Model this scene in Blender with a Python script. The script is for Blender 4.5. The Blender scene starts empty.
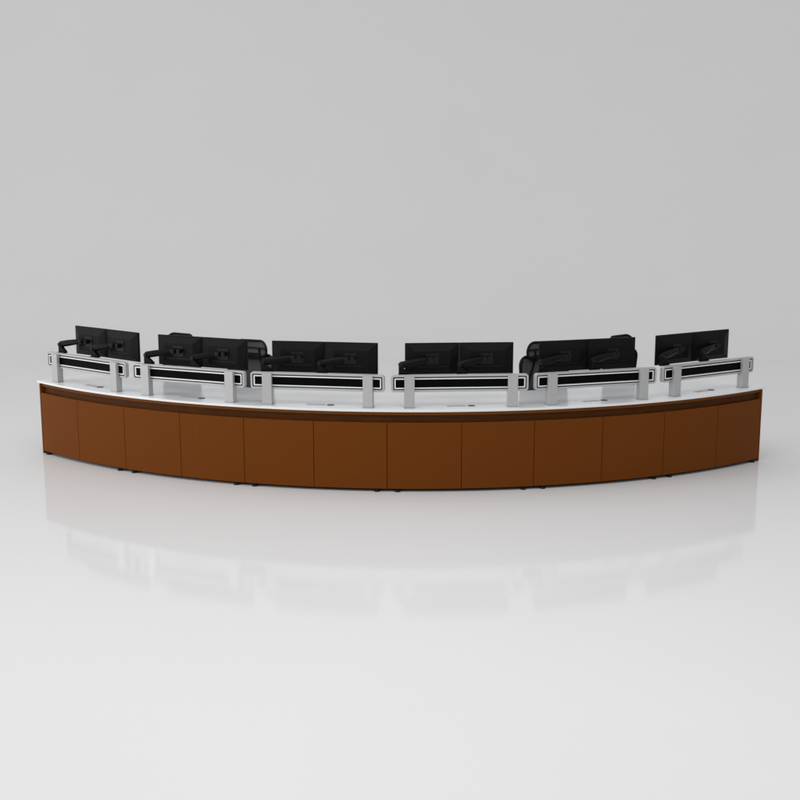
import bpy, bmesh, math
from mathutils import Vector, Matrix
pi = math.pi
S = bpy.context.scene
COL = S.collection
R, DA = 5.14, 0.1248          # radius of the front face, angle of one door
FL = 0.03                     # floor level
sin, cos = math.sin, math.cos

# ---------------------------------------------------------------- materials
def mat(name, color, rough=0.5, metal=0.0, spec=0.5, noise=0.0, scale=(1, 1, 1), nscale=6.0, rnoise=0.0, coat=0.0, bump=0.0, emit=None, ior=1.5, detail=6):
    m = bpy.data.materials.new(name); m.use_nodes = True
    nt = m.node_tree; b = nt.nodes['Principled BSDF']
    b.inputs['Base Color'].default_value = (*color, 1)
    b.inputs['Roughness'].default_value = rough
    b.inputs['Metallic'].default_value = metal
    b.inputs['Specular IOR Level'].default_value = spec
    b.inputs['IOR'].default_value = ior
    b.inputs['Coat Weight'].default_value = coat
    b.inputs['Coat Roughness'].default_value = 0.1
    if emit:
        b.inputs['Emission Color'].default_value = (*emit[0], 1); b.inputs['Emission Strength'].default_value = emit[1]
    if noise or rnoise or bump:
        tc = nt.nodes.new('ShaderNodeTexCoord'); mp = nt.nodes.new('ShaderNodeMapping')
        mp.inputs['Scale'].default_value = scale
        n = nt.nodes.new('ShaderNodeTexNoise'); n.inputs['Scale'].default_value = nscale; n.inputs['Detail'].default_value = detail
        nt.links.new(tc.outputs['Object'], mp.inputs[0]); nt.links.new(mp.outputs[0], n.inputs[0])
        if noise:
            cr = nt.nodes.new('ShaderNodeValToRGB')
            cr.color_ramp.elements[0].position = .3; cr.color_ramp.elements[1].position = .7
            cr.color_ramp.elements[0].color = (*[c * (1 - noise) for c in color], 1)
            cr.color_ramp.elements[1].color = (*[min(1, c * (1 + noise)) for c in color], 1)
            nt.links.new(n.outputs[0], cr.inputs[0]); nt.links.new(cr.outputs[0], b.inputs['Base Color'])
        if rnoise:
            mr = nt.nodes.new('ShaderNodeMapRange')
            mr.inputs['To Min'].default_value = rough - rnoise; mr.inputs['To Max'].default_value = rough + rnoise
            nt.links.new(n.outputs[0], mr.inputs[0]); nt.links.new(mr.outputs[0], b.inputs['Roughness'])
        if bump:
            bp = nt.nodes.new('ShaderNodeBump'); bp.inputs['Strength'].default_value = bump; bp.inputs['Distance'].default_value = .002
            nt.links.new(n.outputs[0], bp.inputs['Height']); nt.links.new(bp.outputs[0], b.inputs['Normal'])
    return m

M = {}
M['door'] = mat('brown_laminate', (.136, .0368, .0036), .45, spec=.07, noise=.025, scale=(14, 14, 1.2), nscale=4, rnoise=.05, bump=.05)
M['fascia'] = mat('walnut_trim', (.066, .021, .0035), .45, spec=.08, noise=.22, scale=(1.2, 1.2, 16), nscale=4, rnoise=.05)
M['edge'] = mat('walnut_edge', (.125, .038, .004), .45, spec=.08, noise=.12, scale=(2, 2, 14), nscale=4)
M['dark_in'] = mat('cabinet_inside', (.02, .01, .006), .7, spec=.2, noise=.1)
M['white'] = mat('white_desktop', (.775, .79, .805), .2, spec=.5, noise=.012, nscale=3, rnoise=.04)
M['port'] = mat('port_plate', (.40, .41, .42), .35, spec=.5, noise=.04, nscale=20)
M['cap'] = mat('port_cap', (.05, .05, .052), .4, spec=.5, noise=.1, nscale=20)
M['alu'] = mat('satin_aluminium', (.44, .44, .44), .40, metal=.3, spec=.5, noise=.03, scale=(1, 1, 8), nscale=30, rnoise=.05)
M['alu2'] = mat('bright_aluminium', (.80, .80, .79), .28, metal=.2, spec=.5, noise=.02, nscale=30, rnoise=.04)
M['groove'] = mat('groove_seal', (.03, .03, .03), .6, spec=.3, noise=.1)
M['inset'] = mat('black_inset', (.002, .002, .002), .5, spec=.04, noise=.1, nscale=12, rnoise=.05)
M['mon'] = mat('monitor_shell', (.0050, .0050, .0052), .42, spec=.10, noise=.08, nscale=60, rnoise=.04, bump=.03)
M['mon2'] = mat('monitor_bezel', (.003, .003, .003), .4, spec=.1, noise=.08, nscale=60)
M['screen'] = mat('screen_glass', (.006, .006, .007), .12, spec=.5, noise=.05)
M['arm'] = mat('arm_metal', (.0048, .0048, .0050), .4, spec=.11, noise=.1, nscale=40, rnoise=.05)
M['armj'] = mat('arm_joint', (.003, .003, .003), .35, spec=.25, noise=.1, nscale=40)
M['frame'] = mat('chair_plastic', (.003, .003, .0035), .45, spec=.15, noise=.1, nscale=30)
M['mesh'] = mat('chair_mesh', (.080, .081, .085), .8, spec=.15, noise=.25, nscale=300, bump=.3, detail=1)
M['cushion'] = mat('chair_cushion', (.012, .012, .013), .9, spec=.1, noise=.2, nscale=80, bump=.2)
M['rubber'] = mat('foot_rubber', (.01, .01, .01), .7, spec=.2, noise=.1)
M['bg'] = mat('studio_sweep', (.71, .709, .708), .08, spec=.21, noise=.006, nscale=.6, rnoise=.012, ior=1.33)

# ---------------------------------------------------------------- helpers
def finish(name, bm, m, parent=None, bevel=0.0, seg=2, angle=35, kind=None):
    bmesh.ops.remove_doubles(bm, verts=bm.verts, dist=1e-6)
    bmesh.ops.recalc_face_normals(bm, faces=bm.faces)
    me = bpy.data.meshes.new(name); bm.to_mesh(me); bm.free()
    for p in me.polygons: p.use_smooth = True
    me.set_sharp_from_angle(angle=math.radians(angle))
    me.materials.append(m)
    o = bpy.data.objects.new(name, me); COL.objects.link(o)
    if parent: o.parent = parent
    if bevel:
        md = o.modifiers.new('bevel', 'BEVEL'); md.width = bevel; md.segments = seg; md.limit_method = 'ANGLE'; md.angle_limit = math.radians(40)
        md.harden_normals = True
    if kind: o['kind'] = kind
    return o

def box(bm, x0, x1, y0, y1, z0, z1, mx=None):
    v = [bm.verts.new((x, y, z)) for z in (z0, z1) for y in (y0, y1) for x in (x0, x1)]
    for f in ((0, 1, 3, 2), (4, 6, 7, 5), (0, 4, 5, 1), (2, 3, 7, 6), (0, 2, 6, 4), (1, 5, 7, 3)):
        bm.faces.new([v[i] for i in f])
    if mx is not None: bmesh.ops.transform(bm, matrix=mx, verts=v)
    return v

def cyl(bm, p0, p1, r0, r1=None, n=20):
    r1 = r0 if r1 is None else r1
    p0, p1 = Vector(p0), Vector(p1); d = p1 - p0
    q = d.to_track_quat('Z', 'Y').to_matrix().to_4x4()
    bmesh.ops.create_cone(bm, cap_ends=True, segments=n, radius1=r0, radius2=r1, depth=d.length, matrix=Matrix.Translation((p0 + p1) / 2) @ q)

def tube(bm, pts, r, n=10, closed=False, flat=1.0):
    pts = [Vector(p) for p in pts]; rings = []; N = len(pts)
    for i, p in enumerate(pts):
        a = pts[(i - 1) % N] if (closed or i) else p
        b = pts[(i + 1) % N] if (closed or i < N - 1) else p
        t = (b - a).normalized()
        side = Vector((0, 1, 0)); side = (side - t * side.dot(t)).normalized(); up = t.cross(side)
        rings.append([bm.verts.new(p + up * r * cos(k * 2 * pi / n) + side * r * flat * sin(k * 2 * pi / n)) for k in range(n)])
    for i in range(N if closed else N - 1):
        A, B = rings[i], rings[(i + 1) % N]
        for k in range(n): bm.faces.new((A[k], A[(k + 1) % n], B[(k + 1) % n], B[k]))
    if not closed:
        bm.faces.new(rings[0]); bm.faces.new(rings[-1][::-1])

def A(r, a, z):                 # point on the arc: a measured from the centre line
    return (r * sin(a), R - r * cos(a), z)

def arcbox(bm, r0, r1, a0, a1, z0, z1, n=12):
    rows = []
    for i in range(n + 1):
        a = a0 + (a1 - a0) * i / n
        rows.append([bm.verts.new(A(r, a, z)) for r, z in ((r0, z0), (r1, z0), (r1, z1), (r0, z1))])
    for i in range(n):
        for k in range(4): bm.faces.new((rows[i][k], rows[i][(k + 1) % 4], rows[i + 1][(k + 1) % 4], rows[i + 1][k]))
    bm.faces.new(rows[0]); bm.faces.new(rows[-1][::-1])

def rrect(w, h, r, n=6, cx=0, cz=0):
    pts = []
    for qx, qz, a0 in ((1, 1, 0), (-1, 1, pi / 2), (-1, -1, pi), (1, -1, 3 * pi / 2)):
        for i in range(n + 1):
            a = a0 + pi / 2 * i / n
            pts.append((cx + qx * (w / 2 - r) + r * cos(a), cz + qz * (h / 2 - r) + r * sin(a)))
    return pts

def ring(bm, out, inn, y0, y1):     # frame extruded along y; inn None = solid plate
    N = len(out)
    of = [bm.verts.new((x, y0, z)) for x, z in out]; ob = [bm.verts.new((x, y1, z)) for x, z in out]
    for i in range(N): bm.faces.new((of[i], of[(i + 1) % N], ob[(i + 1) % N], ob[i]))
    if inn is None:
        bm.faces.new(of); bm.faces.new(ob[::-1]); return
    nf = [bm.verts.new((x, y0, z)) for x, z in inn]; nb = [bm.verts.new((x, y1, z)) for x, z in inn]
    for i in range(N):
        j = (i + 1) % N
        bm.faces.new((nf[i], nf[j], nb[j], nb[i])); bm.faces.new((of[i], of[j], nf[j], nf[i])); bm.faces.new((ob[i], ob[j], nb[j], nb[i]))

def thing(name, label, cat, loc=(0, 0, 0), rz=0, group=None):
    o = bpy.data.objects.new(name, None); COL.objects.link(o); o.empty_display_size = .1
    o.location = loc; o.rotation_euler = (0, 0, rz); o['label'] = label; o['category'] = cat
    if group: o['group'] = group
    return o

def copy_thing(o, loc, rz, label, parent=None):
    c = o.copy(); COL.objects.link(c)
    if parent is None:
        c.location = loc; c.rotation_euler = (0, 0, rz); c['label'] = label
    else: c.parent = parent
    for ch in list(o.children): copy_thing(ch, None, None, None, c)
    return c

def mod_a(m): return (2 * m + 1 - 6) * DA
def place(m, x, d, z):          # module-local (tangent x, inward depth d) -> world
    a = mod_a(m)
    return (x * cos(a) + (R - d) * sin(a), R + x * sin(a) - (R - d) * cos(a), z)

# ---------------------------------------------------------------- setting: studio floor sweeping up into the backdrop
bm = bmesh.new()
prof = [(-22, FL), (-10, FL), (-2, FL), (4, FL), (8, FL)]
RC = 7.0
for i in range(1, 33):
    a = pi / 2 * i / 32; prof.append((8 + RC * sin(a), FL + RC * (1 - cos(a))))
prof += [(15, 12), (15, 18)]
xs = [-26 + 52 * i / 12 for i in range(13)]
g = [[bm.verts.new((x, y, z)) for x in xs] for y, z in prof]
for i in range(len(prof) - 1):
    for k in range(12): bm.faces.new((g[i][k], g[i][k + 1], g[i + 1][k + 1], g[i + 1][k]))
sweep = finish('floor', bm, M['bg'], kind='structure', angle=60)
if sum(p.normal.z for p in sweep.data.polygons) < 0: sweep.data.flip_normals()

# ---------------------------------------------------------------- the curved console desk
desk = thing('console_desk', 'long curved control room desk with brown doors and a white top', 'desk', (0, 0, 0))
AE = 6 * DA                                   # half angle of the desk
ZT = .75; ZB = .73
bm = bmesh.new(); OV = .072 / R               # the top oversails the end panels
def corner_top(bm):
    # rounded end corners: plan outline
    out = []; r_out, r_in = R - .012, R - .89
    n = 84
    for i in range(n + 1): out.append(A(r_out, -AE - OV + .003/R + (2 * AE + 2 * OV - .006/R) * i / n, 0)[:2])
    out.append(A(r_out - .002, AE + OV - .0008/R, 0)[:2]); out.append(A(r_out - .006, AE + OV, 0)[:2])
    for i in range(n + 1): out.append(A(r_in, AE + OV * R / r_in - (2 * AE + 2 * OV * R / r_in) * i / n, 0)[:2])
    out.append(A(r_out - .006, -AE - OV, 0)[:2]); out.append(A(r_out - .002, -AE - OV + .0008/R, 0)[:2])
    return out
out = corner_top(bm)
lo = [bm.verts.new((x, y, ZB)) for x, y in out]; hi = [bm.verts.new((x, y, ZT)) for x, y in out]
n84 = 84
# top and bottom as strips front-back so the faces stay planar quads
def strips(vs):
    fr = vs[:85] + [vs[85], vs[86]]; bk = vs[87:172]; tail = [vs[172], vs[173]]
    bm.faces.new([vs[173], vs[0], vs[1], bk[83], bk[84], vs[172]])
    for i in range(1, 83): bm.faces.new((vs[i], vs[i + 1], bk[84 - i - 1], bk[84 - i]))
    bm.faces.new([vs[83], vs[84], vs[85], vs[86], bk[0], bk[1]])
strips(lo); strips(hi)
for i in range(len(out)):
    j = (i + 1) % len(out); bm.faces.new((lo[i], lo[j], hi[j], hi[i]))
finish('desktop', bm, M['white'], desk, bevel=.004, seg=3)

for k in range(12):                           # twelve curved door panels
    a0 = (k - 6) * DA + .0023 / R; a1 = (k - 5) * DA - .0023 / R
    if k == 0: a0 += .018 / R
    if k == 11: a1 -= .018 / R
    bm = bmesh.new(); arcbox(bm, R - .018, R, a0, a1, .058, .64, 14)
    finish('door', bm, M['door'], desk, bevel=.0015)
bm = bmesh.new(); arcbox(bm, R - .055, R - .04, -AE + .0185/R, AE - .0185/R, .6, .7035, 96); finish('fascia', bm, M['fascia'], desk, bevel=.001)
bm = bmesh.new(); arcbox(bm, R - .06, R - .016, -AE + .0185/R, AE - .0185/R, .704, .7295, 96); finish('top_rail', bm, M['edge'], desk, bevel=.001)
bm = bmesh.new(); arcbox(bm, R - .42, R - .020, -AE + .0185/R, AE - .0185/R, .060, .598, 96); finish('cabinet_body', bm, M['dark_in'], desk)
bm = bmesh.new(); arcbox(bm, R - .37, R - .06, -AE + .04, AE - .04, FL + .004, .0595, 96); finish('plinth', bm, M['dark_in'], desk)
for s in (-1, 1):
    bm = bmesh.new()
    a = s * AE
    mx = Matrix.Translation(A(R, a, 0)) @ Matrix.Rotation(a, 4, 'Z')
    x0, x1 = (0, .018) if s < 0 else (-.018, 0)
    box(bm, x0, x1, -.001, .80, FL + .003, .7295, mx)
    finish('end_panel', bm, M['door'], desk, bevel=.0012)
bm = bmesh.new(); arcbox(bm, R - .86, R - .80, -AE + .02, AE - .02, .66, .7295, 96); finish('rear_rail', bm, M['fascia'], desk, bevel=.001)
for m in range(1, 6):                          # partition panels seen from behind
    bm = bmesh.new(); a = (m * 2 - 6) * DA
    box(bm, -.012, .012, .4205, .80, FL + .003, .659, Matrix.Translation(A(R, a, 0)) @ Matrix.Rotation(a, 4, 'Z'))
    finish('partition', bm, M['fascia'], desk, bevel=.001)
for m in range(6):
    for x in (-.55, .55):
        bm = bmesh.new(); p = place(m, x, .045, 0)
        cyl(bm, (p[0], p[1], FL), (p[0], p[1], FL + .016), .026, .024, 24)
        cyl(bm, (p[0], p[1], FL + .016), (p[0], p[1], .0598), .010, .010, 12)
        finish('leveling_foot', bm, M['rubber'], desk)
    a = mod_a(m); mx = Matrix.Translation(place(m, 0, 0, 0)) @ Matrix.Rotation(a, 4, 'Z')
    bm = bmesh.new()
    ring(bm, rrect(.165, .052, .006, cx=-.022), rrect(.155, .042, .004, cx=-.022), 0, .0016)
    bmesh.ops.transform(bm, matrix=mx @ Matrix.Translation((0, .196, ZT + .0001)) @ Matrix.Rotation(pi / 2, 4, 'X') , verts=bm.verts)
    box(bm, -.098, .054, .179, .213, ZT + .0002, ZT + .0009, mx)
    pt = finish('cable_flap', bm, M['port'], desk)
    bm = bmesh.new()
    cyl(bm, (0, 0, 0), (0, 0, .003), .034, .031, 32)
    bmesh.ops.transform(bm, matrix=mx @ Matrix.Translation((.108, .198, ZT + .0003)), verts=bm.verts)
    finish('cable_cap', bm, M['cap'], desk)

# ---------------------------------------------------------------- rails on two posts
POS = ['leftmost', 'second from left', 'third from left', 'third from right', 'second from right', 'rightmost']
def make_rail():
    t = thing('monitor_rail', '', 'rail', group='silver rails standing along the desk front')
    W, H, cz = 1.195, .148, .9605; y0 = .138
    rr = lambda d, r: rrect(W - 2 * d, H - 2 * d, r, 6, 0, cz)
    bm = bmesh.new(); ring(bm, rr(0, .026), rr(.018, .010), y0, y0 + .042); finish('frame', bm, M['alu'], t, bevel=.004, seg=3)
    bm = bmesh.new(); ring(bm, rr(.0185, .0095), rr(.0282, .006), y0 + .007, y0 + .036); finish('groove', bm, M['groove'], t)
    bm = bmesh.new(); ring(bm, rr(.0285, .006), rr(.0385, .003), y0 + .002, y0 + .036); finish('inner_frame', bm, M['alu2'], t, bevel=.001)
    bm = bmesh.new(); ring(bm, rr(.0387, .003), None, y0 + .011, y0 + .032); finish('inset_panel', bm, M['inset'], t)
    for s in (-1, 1):
        x = s * .449 + .008
        bm = bmesh.new()
        # side profile: slim upright in front of the rail, deeper foot below it
        prof = [(.105, ZT + .006), (.172, ZT + .006), (.172, .886), (.1375, .886), (.1375, 1.028), (.105, 1.028)]
        L = [bm.verts.new((x - .043, y, z)) for y, z in prof]; Rr = [bm.verts.new((x + .043, y, z)) for y, z in prof]
        bm.faces.new(L); bm.faces.new(Rr[::-1])
        for i in range(6): bm.faces.new((L[i], L[(i + 1) % 6], Rr[(i + 1) % 6], Rr[i]))
        p = finish('post', bm, M['alu'], t, bevel=.0025)
        bm = bmesh.new(); box(bm, x - .048, x + .048, .101, .176, ZT + .0005, ZT + .0058)
        finish('foot_plate', bm, M['alu'], p, bevel=.001)
    return t
# ---------------------------------------------------------------- monitors (origin = centre of the panel, local -y = back of the monitor)
def make_monitor():
    t = thing('monitor', '', 'monitor', group='black monitors held above the rails')
    w, h = .478, .277
    bm = bmesh.new(); ring(bm, rrect(w, h, .004, 3), None, .0, .014); finish('bezel', bm, M['mon2'], t, bevel=.0015)
    bm = bmesh.new()
    lv = [((-w/2+.004, w/2-.004, -h/2+.004, h/2-.004), -.0002), ((-w/2+.012, w/2-.012, -h/2+.010, h/2-.010), -.006), ((-w/2+.085, w/2-.085, -h/2+.050, h/2-.070), -.029)]
    rows = [[bm.verts.new(v) for v in ((a, y, c), (b, y, c), (b, y, d), (a, y, d))] for (a, b, c, d), y in lv]
    for i in range(2):
        for k in range(4): bm.faces.new((rows[i][k], rows[i][(k+1)%4], rows[i+1][(k+1)%4], rows[i+1][k]))
    bm.faces.new(rows[2]); bm.faces.new(rows[0][::-1])
    sh = finish('back_shell', bm, M['mon'], t, bevel=.003, angle=12)
    bm = bmesh.new(); ring(bm, rrect(.112, .100, .006, 4, 0, -.002), None, -.0340, -.0292); finish('mount_plate', bm, M['armj'], sh, bevel=.001)
    bm = bmesh.new(); box(bm, -.13, .13, -.032, -.0292, -.074, -.064); finish('vent_strip', bm, M['armj'], sh)
    bm = bmesh.new(); ring(bm, rrect(w - .016, h - .020, .002, 2), None, .0142, .0150); finish('screen', bm, M['screen'], t)
    return t
def add_arm(rail, x0, hx):   # stands on the rail top; the mount centre lies .318 to the right of the elbow
    oy = .240; xe = .0915; T = Matrix.Translation((x0, oy, 0))
    def fin(name, bm, m, par, **k):
        bmesh.ops.transform(bm, matrix=T, verts=bm.verts); return finish(name, bm, m, par, **k)
    bm = bmesh.new()
    box(bm, -.030, .062, -.0595, .026, 1.0205, 1.030); box(bm, -.024, .030, -.0595, -.054, .96, 1.0204)
    prof = [(-.026, 1.0302), (.072, 1.0302), (.066, 1.040), (.020, 1.078), (.020, 1.090), (-.026, 1.090)]
    L = [bm.verts.new((x, -.018, z)) for x, z in prof]; Q = [bm.verts.new((x, .020, z)) for x, z in prof]
    bm.faces.new(L); bm.faces.new(Q[::-1])
    for i in range(6): bm.faces.new((L[i], L[(i + 1) % 6], Q[(i + 1) % 6], Q[i]))
    root = fin('monitor_arm', bm, M['arm'], rail, bevel=.003)
    bm = bmesh.new()
    p0 = Vector((-.026, -.002, 1.104)); p1 = Vector((hx - .036, .048, 1.148))
    d = (p1 - p0); ln = d.length; q = d.to_track_quat('X', 'Z').to_matrix().to_4x4(); mx = Matrix.Translation(p0) @ q
    sec = [(0, .018, .018), (.02, .031, .025), (.10, .033, .025), (ln - .09, .030, .021), (ln - .03, .025, .018), (ln, .015, .012)]
    rows = []
    for s_, hh, ww in sec:
        rows.append([bm.verts.new(mx @ Vector((s_, ww * cos(b) * (1.12 if abs(cos(b)) < .9 else 1), hh * sin(b)))) for b in [pi/8 + k*pi/4 for k in range(8)]])
    for i in range(len(rows) - 1):
        for k in range(8): bm.faces.new((rows[i][k], rows[i][(k+1)%8], rows[i+1][(k+1)%8], rows[i+1][k]))
    bm.faces.new(rows[0]); bm.faces.new(rows[-1][::-1])
    fin('boom', bm, M['arm'], root, bevel=.002, angle=30)
    bm = bmesh.new(); cyl(bm, (-.008, -.028, 1.106), (-.008, .026, 1.106), .016, .016, 20); fin('elbow_joint', bm, M['armj'], root, bevel=.001)
    bm = bmesh.new()
    for dx, y0 in ((-.024, .030), (.024, .052)):
        cyl(bm, (hx + dx, y0, 1.147), (hx + dx, xe, 1.147), .021, .021, 24); cyl(bm, (hx + dx, y0 - .007, 1.147), (hx + dx, y0, 1.147), .011, .011, 16)
    box(bm, hx - .026, hx + .026, .062, .078, 1.136, 1.158)
    fin('tilt_head', bm, M['armj'], root, bevel=.0015)
XM = (-.2215, .258); RAILX = (-.030, 0, 0, 0, 0, .012)
rail = make_rail()
for x0, xm in zip((-.499, .011), XM): add_arm(rail, x0, xm - x0)
for m in range(6):
    o = rail if m == 0 else copy_thing(rail, (0, 0, 0), 0, '')
    o.location = place(m, RAILX[m], 0, 0); o.rotation_euler = (0, 0, mod_a(m))
    o['label'] = 'silver rail with black inset on two posts, {} of the six rails'.format(['leftmost', 'second from left', 'third from left', 'third from right', 'second from right', 'rightmost'][m])
mon = make_monitor()
used = False
rn = ['first', 'second', 'third', 'fourth', 'fifth', 'sixth']
for m in range(6):
    for s, xm in ((0, XM[0]), (1, XM[1])):
        side = 'left' if s == 0 else 'right'
        lab = 'black monitor, {} one of the pair above the {} rail from the left'.format(side, rn[m])
        vy = math.radians(.5) * (1 if s == 0 else -1)
        o = copy_thing(mon, (0, 0, 0), 0, lab) if used else mon
        o['label'] = lab
        o.location = place(m, xm, .366, 1.1445); o.rotation_euler = (math.radians(0), 0, mod_a(m) + vy)
        used = True

# ---------------------------------------------------------------- office chairs (local -y faces the desk and the camera)
def rpath(w, h, r, cz, curve, y, n=7, taper=0.0):
    pts = []
    for x, z in rrect(w, h, r, n, 0, cz):
        x *= 1 - taper * (cz + h / 2 - z) / h
        pts.append((x, y - curve * x * x, z))
    return pts
def sheet(bm, w, h, r, cz, curve, y, taper=0.0, th=.004):
    # rounded, bowed cloth panel
    nx, nz = 14, 10; g = []
    for j in range(nz + 1):
        v = -1 + 2 * j / nz; z = cz + v * h / 2; row = []
        dz = max(0, abs(v) * h / 2 - (h / 2 - r)); hw = w / 2 - r + math.sqrt(max(0, r * r - dz * dz))
        hw *= 1 - taper * (cz + h / 2 - z) / h
        for i in range(nx + 1):
            x = hw * (-1 + 2 * i / nx); row.append((x, y - curve * x * x, z))
        g.append(row)
    F = [[bm.verts.new(p) for p in r_] for r_ in g]; B = [[bm.verts.new((p[0], p[1] + th, p[2])) for p in r_] for r_ in g]
    for j in range(nz):
        for i in range(nx):
            bm.faces.new((F[j][i], F[j][i+1], F[j+1][i+1], F[j+1][i])); bm.faces.new((B[j][i], B[j+1][i], B[j+1][i+1], B[j][i+1]))
    for i in range(nx):
        bm.faces.new((F[0][i], F[0][i+1], B[0][i+1], B[0][i])); bm.faces.new((F[nz][i], F[nz][i+1], B[nz][i+1], B[nz][i]))
    for j in range(nz):
        bm.faces.new((F[j][0], F[j+1][0], B[j+1][0], B[j][0])); bm.faces.new((F[j][nx], F[j+1][nx], B[j+1][nx], B[j][nx]))
def make_chair():
    t = thing('office_chair', '', 'office chair', group='black mesh office chairs behind the desk')
    c = 1.1
    bm = bmesh.new(); tube(bm, rpath(.50, .52, .085, .79, c, .20, taper=.18), .016, 10, True, 1.1); fr = finish('backrest', bm, M['frame'], t)
    bm = bmesh.new(); sheet(bm, .49, .51, .085, .79, c, .198, .18); finish('back_mesh', bm, M['mesh'], fr)
    bm = bmesh.new()
    for s in (-1, 1):
        pts = []
        for i in range(9):
            u = i / 8; x = s * (.075 + .135 * u ** 1.4); pts.append((x, .188 - c * x * x, 1.045 - .36 * u))
        tube(bm, pts, .010, 8)
    finish('back_strut', bm, M['frame'], fr)
    hz = 1.098
    bm = bmesh.new(); pth = rpath(.36, .160, .078, hz, 1.6, .175)
    pth = [(x, y, z + (.012 * (1 - (x / .175) ** 2) if z > hz else 0)) for x, y, z in pth]
    tube(bm, pth, .0115, 10, True, 1.1)
    for zz in (hz + .018,):
        tube(bm, [(x, .165 - 1.6 * x * x, zz) for x in [-.17 + .34 * i / 12 for i in range(13)]], .008, 8)
    tube(bm, [(x, .165 - 1.6 * x * x, hz - .062 + .6 * x * x) for x in [-.16 + .32 * i / 12 for i in range(13)]], .009, 8)
    for x in (-.085, .085): tube(bm, [(x, .165 - 1.6 * x * x, hz + .018), (x, .163 - 1.6 * x * x, hz - .07)], .009, 8)
    hd = finish('headrest', bm, M['frame'], t)
    bm = bmesh.new(); sheet(bm, .34, .160, .072, hz + .004, 1.6, .173); finish('head_mesh', bm, M['mesh'], hd)
    bm = bmesh.new(); tube(bm, [(0, .20, 1.06), (0, .235, 1.00), (0, .25, .80), (0, .235, .60), (0, .16, .45), (0, .02, .425)], .020, 12); finish('spine', bm, M['frame'], t)
    bm = bmesh.new()
    v0 = rrect(.50, .48, .09, 6)
    a = [[bm.verts.new((x * s, z * s, y)) for x, z in v0] for s, y in ((.90, .440), (1, .455), (1, .485), (.93, .505))]
    for i in range(3):
        for k in range(len(v0)): bm.faces.new((a[i][k], a[i][(k+1)%len(v0)], a[i+1][(k+1)%len(v0)], a[i+1][k]))
    bm.faces.new(a[0]); bm.faces.new(a[-1][::-1])
    finish('seat', bm, M['cushion'], t, bevel=.006)
    for s in (-1, 1):
        bm = bmesh.new(); tube(bm, [(s * .20, .04, .435), (s * .28, .04, .45), (s * .30, .04, .50), (s * .30, .04, .655)], .015, 10)
        box(bm, s * .30 - .035, s * .30 + .035, -.12, .12, .655, .680)
        finish('armrest', bm, M['frame'], t, bevel=.006)
    bm = bmesh.new(); cyl(bm, (0, 0, .15), (0, 0, .30), .026, .026, 20); cyl(bm, (0, 0, .30), (0, 0, .425), .015, .015, 16); box(bm, -.09, .09, -.09, .09, .415, .4395)
    finish('gas_lift', bm, M['armj'], t)
    bm = bmesh.new(); cyl(bm, (0, 0, .11), (0, 0, .16), .042, .036, 24)
    for k in range(5):
        b = k * 2 * pi / 5 + .3; tube(bm, [(.03 * cos(b), .03 * sin(b), .135), (.17 * cos(b), .17 * sin(b), .122), (.30 * cos(b), .30 * sin(b), .10)], .018, 10, False, .8)
    base = finish('star_base', bm, M['frame'], t)
    for k in range(5):
        b = k * 2 * pi / 5 + .3; x, y = .30 * cos(b), .30 * sin(b); tx, ty = -sin(b), cos(b)
        bm = bmesh.new()
        for s in (-1, 1): cyl(bm, (x + s * tx * .006, y + s * ty * .006, .0285 + FL), (x + s * tx * .026, y + s * ty * .026, .0285 + FL), .028, .028, 20)
        cyl(bm, (x, y, .0285 + FL), (x, y, .10), .008, .008, 10)
        finish('caster', bm, M['rubber'], base)
    return t
ch = make_chair()
CH = [(1, -.735, 1.15, -8, 'black mesh chair behind the second monitor pair, only its headrest top showing'),
      (1, .155, 1.0, 2, 'black mesh chair with headrest showing between the second and third monitor pairs'),
      (4, -.115, 1.0, -2, 'black mesh chair with headrest showing between the fourth and fifth monitor pairs'),
      (4, .79, 1.2, 22, 'black mesh chair mostly hidden behind the fifth monitor pair, its side peeking out')]
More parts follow.
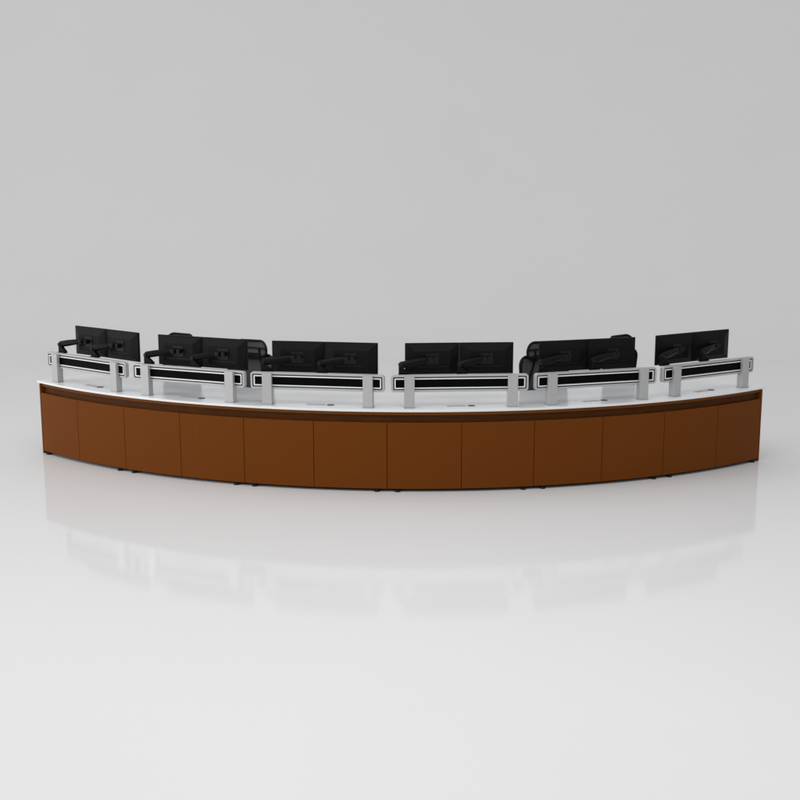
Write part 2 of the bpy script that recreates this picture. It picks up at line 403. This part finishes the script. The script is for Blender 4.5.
for i, (m, x, d, rot, lab) in enumerate(CH):
    o = ch if i == 0 else copy_thing(ch, (0, 0, 0), 0, '')
    p = place(m, x, d, 0); a = mod_a(m) + math.radians(rot)
    # the headrest sits .18 behind the chair's origin
    o.location = (p[0] + .16 * sin(a), p[1] - .16 * cos(a), 0); o.rotation_euler = (0, 0, a); o['label'] = lab

# ---------------------------------------------------------------- light
W = bpy.data.worlds.new('World'); S.world = W; W.use_nodes = True
nt = W.node_tree; bgn = nt.nodes['Background']
tc = nt.nodes.new('ShaderNodeTexCoord'); sx_ = nt.nodes.new('ShaderNodeSeparateXYZ'); mr = nt.nodes.new('ShaderNodeMapRange')
nt.links.new(tc.outputs['Generated'], sx_.inputs[0]); nt.links.new(sx_.outputs[0], mr.inputs[0])
mr.inputs['From Min'].default_value = -1; mr.inputs['From Max'].default_value = 1
mr.inputs['To Min'].default_value = 1.14; mr.inputs['To Max'].default_value = .46
nt.links.new(mr.outputs[0], bgn.inputs[1]); bgn.inputs[0].default_value = (.985, .99, 1, 1)
def area(name, loc, target, sx, sy, power, color=(1, 1, 1)):
    l = bpy.data.lights.new(name, 'AREA'); l.shape = 'RECTANGLE'; l.size = sx; l.size_y = sy; l.energy = power; l.color = color
    o = bpy.data.objects.new(name, l); COL.objects.link(o); o.location = loc
    o.rotation_euler = (Vector(target) - Vector(loc)).to_track_quat('-Z', 'Y').to_euler()
    return o
area('overhead_softbox', (0, -4.5, 6.5), (0, -4.2, 0), 6, 4, 165)
area('left_softbox', (-13, -3.5, 3.5), (-3, 1, .5), 4, 4, 460, (1, .98, .95))

# ---------------------------------------------------------------- camera
cd = bpy.data.cameras.new('camera'); cam = bpy.data.objects.new('camera', cd); COL.objects.link(cam)
cam.location = (.6225, -10.2028, 2.6463)
cam.rotation_euler = (pi / 2 - .1888, 0, .0501)
cd.sensor_width = 36; cd.lens = 1215.9 / 800 * 36
cd.shift_y = (416.7 - 400) / 800
cd.clip_end = 200
S.camera = cam
S.view_settings.view_transform = 'Standard'; S.view_settings.look = 'None'
S.view_settings.exposure = 0; S.view_settings.gamma = 1
